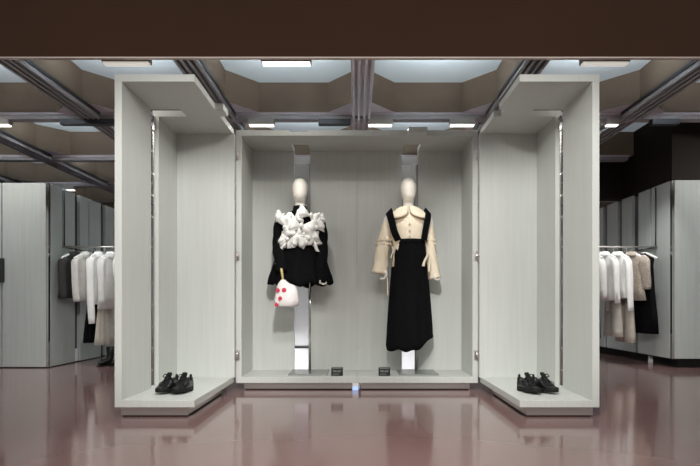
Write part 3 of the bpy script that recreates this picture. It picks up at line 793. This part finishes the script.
# pinafore
bm = bmesh.new(); rings = []
prof = [(0.355, .210, .150, .05), (0.40, .217, .158, .06), (0.48, .214, .158, .06), (0.60, .210, .152, .055), (0.80, .196, .148, .05), (1.00, .182, .145, .04), (1.15, .172, .142, .025),
        (1.28, .160, .134, .012), (1.38, .153, .132, .005), (1.445, .146, .138, .002)]
for z, rx, ry, am in prof:
    r = ering((0.012, 0, z), rx, ry, 64, am, 8, 0.9, 0.03, 5)
    for v in r:
        if z < 0.45:
            v.z += 0.16 * max(0, (v.x - 0.06)) / 0.22 * (1 if z < .38 else .8) + 0.012 * math.sin(v.x * 45)
        if z > 1.43: v.z += 0.0
    rings.append(r)
loft(bm, rings, cap0=False, cap1=False)
dr = P_(W(bm), 'pinafore', BLACKF, tr, solid=0.006, smooth=True)
bm = bmesh.new()
for zz, sgn in ((1.44, 1),):
    loft(bm, [ering((0.012, 0, 1.395), .154, .134, 48), ering((0.012, 0, 1.45), .147, .139, 48)], cap0=False, cap1=False)
P_(W(bm), 'bib_band', BLACKF, dr, solid=0.006, smooth=True)
for q in (-1, 1):
    bm = bmesh.new()
    pts = [(0.012 + q * 0.108, -0.118, 1.43), (q * 0.132, -0.118, 1.52), (q * 0.150, -0.104, 1.60), (q * 0.166, -0.074, 1.668), (q * 0.172, -0.02, 1.716), (q * 0.168, 0.04, 1.700), (q * 0.15, 0.095, 1.62), (q * 0.13, 0.125, 1.50), (q * 0.11, 0.125, 1.42)]
    P = smoothpath(pts, 4); rings = []
    for i, p in enumerate(P):
        t_ = (P[min(i + 1, len(P) - 1)] - P[max(0, i - 1)]).normalized()
        c = Vector((0, 0, 1.45)); out = Vector((p.x * 0.8, p.y, (p.z - 1.45) * 0.6)).normalized()
        lat = t_.cross(out).normalized(); out = lat.cross(t_).normalized()
        if out.dot(p - c) < 0: out = -out
        wd = 0.034
        rings.append([p + lat * wd + out * 0.016, p - lat * wd + out * 0.016, p - lat * wd + out * 0.030, p + lat * wd + out * 0.030])
    loft(bm, rings); 
    for f in bm.faces: f.smooth = False
    P_(W(bm), 'strap', BLACKF, dr)
# hanging cream ties
ribbon([(-0.165, -0.11, 1.36), (-0.160, -0.135, 1.30), (-0.178, -0.14, 1.235)], .007, bl, CREAM, 'tie')
ribbon([(0.170, -0.13, 1.28), (0.150, -0.16, 1.23), (0.125, -0.17, 1.155)], .013, bl, CREAM, 'tie')
ribbon([(0.185, -0.12, 1.28), (0.190, -0.155, 1.20), (0.180, -0.16, 1.10)], .010, bl, CREAM, 'tie')
ribbon([(-0.215, -0.10, 1.06), (-0.208, -0.105, 0.98), (-0.205, -0.10, 0.88)], .006, bl, CREAM, 'tie')

# ------------------------------------------------------------------ price blocks
def price_block(x, label):
    t = thing('price_block', label, 'sign', (x, 4.66, Z0), 'small black price blocks')
    bm = bmesh.new()
    bx(bm, -0.055, 0.055, -0.016, 0.016, 0, 0.082)
    P_(bm, 'block', BLK, t, bevel=0.004)
    bm = bmesh.new()
    for z, a, b in ((0.046, -0.040, -0.004), (0.046, 0.004, 0.040), (0.036, -0.040, 0.034), (0.066, -0.044, 0.044), (0.014, -0.040, 0.020)):
        bx(bm, a, b, -0.0175, -0.0158, z, z + 0.006)
    P_(bm, 'print', INK, t)
price_block(-0.187, 'small black price block beside the left mannequin')
price_block(0.257, 'small black price block beside the right mannequin')

# ------------------------------------------------------------------ shoes
def shoe_proto():
    t = thing('derby_shoe', 'shoe', 'shoe', (0, 0, Z0), 'black leather shoes on the side cabinets')
    Ls = 0.272
    def hw(u):   # half width along the length, u 0 heel .. 1 toe
        if u < 0.15: return 0.034 * math.sqrt(max(0.0, 1 - ((0.15 - u) / 0.15) ** 2 * 0.75))
        if u < 0.62: return 0.034 + 0.016 * math.sin((u - 0.15) / 0.47 * PI / 2)
        return 0.050 * math.sqrt(max(0.02, 1 - ((u - 0.62) / 0.39) ** 2.2))
    def outline(k=1.0, z=0.0, n=36, du=0.0):
        up = [Vector((u * Ls - Ls * 0.5, hw(u) * k, z)) for u in [i / n for i in range(n + 1)]]
        return up + [Vector((p.x, -p.y, p.z)) for p in reversed(up)]
    bm = bmesh.new()
    loft(bm, [outline(1.06, 0.012), outline(1.10, 0.016), outline(1.10, 0.034), outline(1.04, 0.038)])
    for v in bm.verts:
        u = v.co.x / Ls + 0.5
        if u > 0.7: v.co.z += 0.03 * (u - 0.7) ** 1.3
    P_(bm, 'sole', RUBBER, t, smooth=False)
    bm = bmesh.new()
    hl_ = [p for p in outline(1.08, 0) if p.x < -Ls * 0.22]
    loft(bm, [[Vector((p.x, p.y, 0)) for p in hl_], [Vector((p.x, p.y, 0.030)) for p in hl_]])
    for f in bm.faces: f.smooth = False
    P_(bm, 'heel', RUBBER, t)
    # upper: arches from heel to toe, the throat opening folds down inside
    bm = bmesh.new(); rings = []
    N = 30
    for i in range(N + 1):
        u = i / N
        w = hw(u) * 1.02 + 0.001
        if u < 0.40:
            h = 0.098 - 0.018 * math.sin(u / 0.40 * PI)
        elif u < 0.52: h = 0.098 - 0.010 * (u - 0.40) / 0.12
        elif u < 0.78: h = 0.088 - 0.040 * (u - 0.52) / 0.26
        else: h = 0.048 - 0.016 * ((u - 0.78) / 0.22) ** 1.6
        zb = 0.036 + (0.03 * (u - 0.7) ** 1.3 if u > 0.7 else 0)
        ring = []
        M_ = 17
        for j in range(M_):
            v = j / (M_ - 1)
            a = PI * v
            if 0.03 < u < 0.40:
                if v < 0.36:
                    f = v / 0.36; y = w * (1 - 0.30 * f ** 1.6); z = zb + (h - zb) * f
                elif v > 0.64:
                    f = (1 - v) / 0.36; y = -w * (1 - 0.30 * f ** 1.6); z = zb + (h - zb) * f
                else:
                    f = (v - 0.36) / 0.28; y = w * 0.62 * math.cos(f * PI); z = h - (h - 0.048) * math.sin(f * PI) ** 0.6
            else:
                y = w * math.copysign(abs(math.cos(a)) ** 0.75, math.cos(a)); z = zb + (h - zb) * math.sin(a) ** 0.75
            ring.append(Vector((u * Ls - Ls * 0.5, y, z)))
        rings.append(ring)
    loft(bm, rings, closed=False)
    vs = [v for v in bm.verts]
    P_(bm, 'upper', LEATHER, t, solid=0.004, smooth=True)
    bm = bmesh.new()
    tube(bm, smoothpath([(0.045, 0, 0.066), (0.01, 0, 0.090), (-0.025, 0, 0.118), (-0.035, 0, 0.130)], 3), lerplist([.020, .026, .026, .018], 3), 12, flat=0.25, up=(0, 1, 0))
    P_(bm, 'tongue', LEATHER, t, smooth=True)
    bm = bmesh.new()
    for k in range(4):
        x = 0.036 - k * 0.017; z = 0.079 + k * 0.0085
        tube(bm, [(x, -0.026, z - 0.008), (x, -0.012, z + 0.006), (x - 0.003, 0.012, z + 0.006), (x, 0.026, z - 0.008)], 0.0038, 8)
    for q in (-1, 1):
        tube(bm, smoothpath([(-0.012, 0, 0.112), (0.0, q * 0.020, 0.122), (0.012, q * 0.034, 0.105), (-0.002, q * 0.018, 0.104), (-0.012, 0, 0.112)], 3), 0.0034, 6)
    P_(bm, 'laces', RUBBER, t, smooth=True)
    bm = bmesh.new()
    tube(bm, smoothpath([(-0.132, 0, 0.078), (-0.139, 0, 0.098), (-0.133, 0, 0.107), (-0.126, 0, 0.095)], 3), 0.009, 8, flat=0.4, up=(0, 1, 0))
    P_(bm, 'pull_tab', RUBBER, t, smooth=True)
    bm = bmesh.new()
    for q in (-1, 1):
        tube(bm, smoothpath([(0.050, q * 0.046, 0.050), (0.062, q * 0.030, 0.070), (0.066, 0, 0.080)], 3), 0.0028, 6)
    P_(bm, 'toe_cap_seam', LEATHER, t, smooth=True)
    return t
sh = shoe_proto()
spots = [(-1.445, 3.775, math.radians(257), 'black laced shoe on the left cabinet base, nearer its slotted side'),
         (-1.328, 3.775, math.radians(260), 'black laced shoe on the left cabinet base, nearer the open edge'),
         (1.312, 3.775, math.radians(-72), 'black laced shoe on the right cabinet base, nearer the open edge'),
         (1.436, 3.785, math.radians(-66), 'black laced shoe on the right cabinet base, nearer its slotted side')]
for k, (x, y, rz, lab) in enumerate(spots):
    o = sh if k == 0 else copy_tree(sh)
    o.location = (x, y, Z0); o.rotation_euler = (0, 0, rz); o.scale = (0.90, 0.97, 1.14); o['label'] = lab

# ------------------------------------------------------------------ light
def area(name, loc, size, power, col, rot=(0, 0, 0), sy=None, spread=None):
    l = bpy.data.lights.new(name, 'AREA'); l.energy = power; l.color = col
    l.shape = 'RECTANGLE'; l.size = size; l.size_y = sy or size
    if spread: l.spread = spread
    o = bpy.data.objects.new(name, l); COL.objects.link(o); o.location = loc; o.rotation_euler = rot
    return o
for k, (x, y, z, ln) in enumerate(LS):
    area('linear_lamp_light', (x, y, z), ln * 0.9, 4.5, (1, 0.95, 0.88), sy=0.05)
# narrow spots on the near lamps pick out the mannequins
def spot(name, loc, target, power, deg, col=(1, 0.97, 0.93), blend=0.6, rad=0.05):
    l = bpy.data.lights.new(name, 'SPOT'); l.energy = power; l.color = col
    l.spot_size = math.radians(deg); l.spot_blend = blend; l.shadow_soft_size = rad
    o = bpy.data.objects.new(name, l); COL.objects.link(o); o.location = loc
    o.rotation_euler = (Vector(target) - Vector(loc)).to_track_quat('-Z', 'Y').to_euler()
    return o
for x in (-0.556, 0.500):
    spot('mannequin_spot', (x, 3.86, 2.76), (x, 4.80, 1.62), 62, 24, blend=0.9)
for i in range(1, len(GX) - 2):
    for y, e in ((4.55, 12.0), (6.2, 12.0), (7.8, 9.0), (9.3, 6.0)):
        xm = (GX[i] + GX[i + 1]) / 2
        if xm > 3.5 and 6 < y < 8: continue
        area('coffer_wash_fill', (xm, y, 2.95), 0.5, e, (0.86, 0.94, 1.0), (PI, 0, 0), sy=0.06)  # unseen uplight added to brighten each coffer
# mall corridor lamps in front of the shop, and two spots on the shoe cabinets
for x in (-2.6, -0.8, 0.8, 2.6):
    area('corridor_lamp_light', (x, 0.6, 3.3), 0.8, 25.0, (1, 0.97, 0.93), (math.radians(22), 0, 0), sy=0.8)
spot('floor_fill_spot', (0, 1.0, 3.2), (0, 3.2, 0), 400, 62, (1, 0.97, 0.93), 0.9, 0.15)  # unseen spot added to brighten the middle of the floor
for q in (-1, 1):
    spot('shoe_cabinet_spot', (q * -0.1, 0.3, 2.85), (q * 1.50, 4.1, 1.05), 535, 36, (1, 0.985, 0.96), 0.7, 0.12)
# unseen lights added to brighten the racks and their clothes
for x, tx in ((-3.04, -3.42), (3.44, 3.42)):
    spot('rack_fill_spot', (x, 5.72, 2.90), (tx, 6.5, 1.15), 130, 64, (1, 0.98, 0.95), 0.8, 0.02)
for x in (-4.6, 4.7):
    area('rack_fill_light', (x, 5.2, 2.82), 0.5, 17.0, (1, 0.97, 0.93), (math.radians(20), 0, 0), sy=0.10)
# unseen low light added to brighten the foot of the partition
for x in (-0.6, 0.6):
    area('partition_foot_fill', (x, 5.45, 0.03), 0.9, 3.0, (0.97, 0.97, 1.0), (math.radians(180 - 25), 0, 0), sy=0.05)
for x in (-4, 0, 4):
    area('back_room_fill', (x, 9.6, 2.82), 0.8, 18.0, (1, 0.97, 0.93), sy=0.3)  # unseen fill added over the back of the shop

wd = bpy.data.worlds.new('world'); S.world = wd; wd.use_nodes = True
bg = wd.node_tree.nodes['Background']
bg.inputs['Color'].default_value = (1.0, 0.97, 0.94, 1); bg.inputs['Strength'].default_value = 0.30

S.view_settings.view_transform = 'Standard'; S.view_settings.look = 'None'
S.view_settings.gamma = 1.0; S.view_settings.exposure = 0.0; S.view_settings.use_curve_mapping = False
S.cycles.use_denoising = True
S.cycles.max_bounces = 8; S.cycles.diffuse_bounces = 4; S.cycles.glossy_bounces = 4
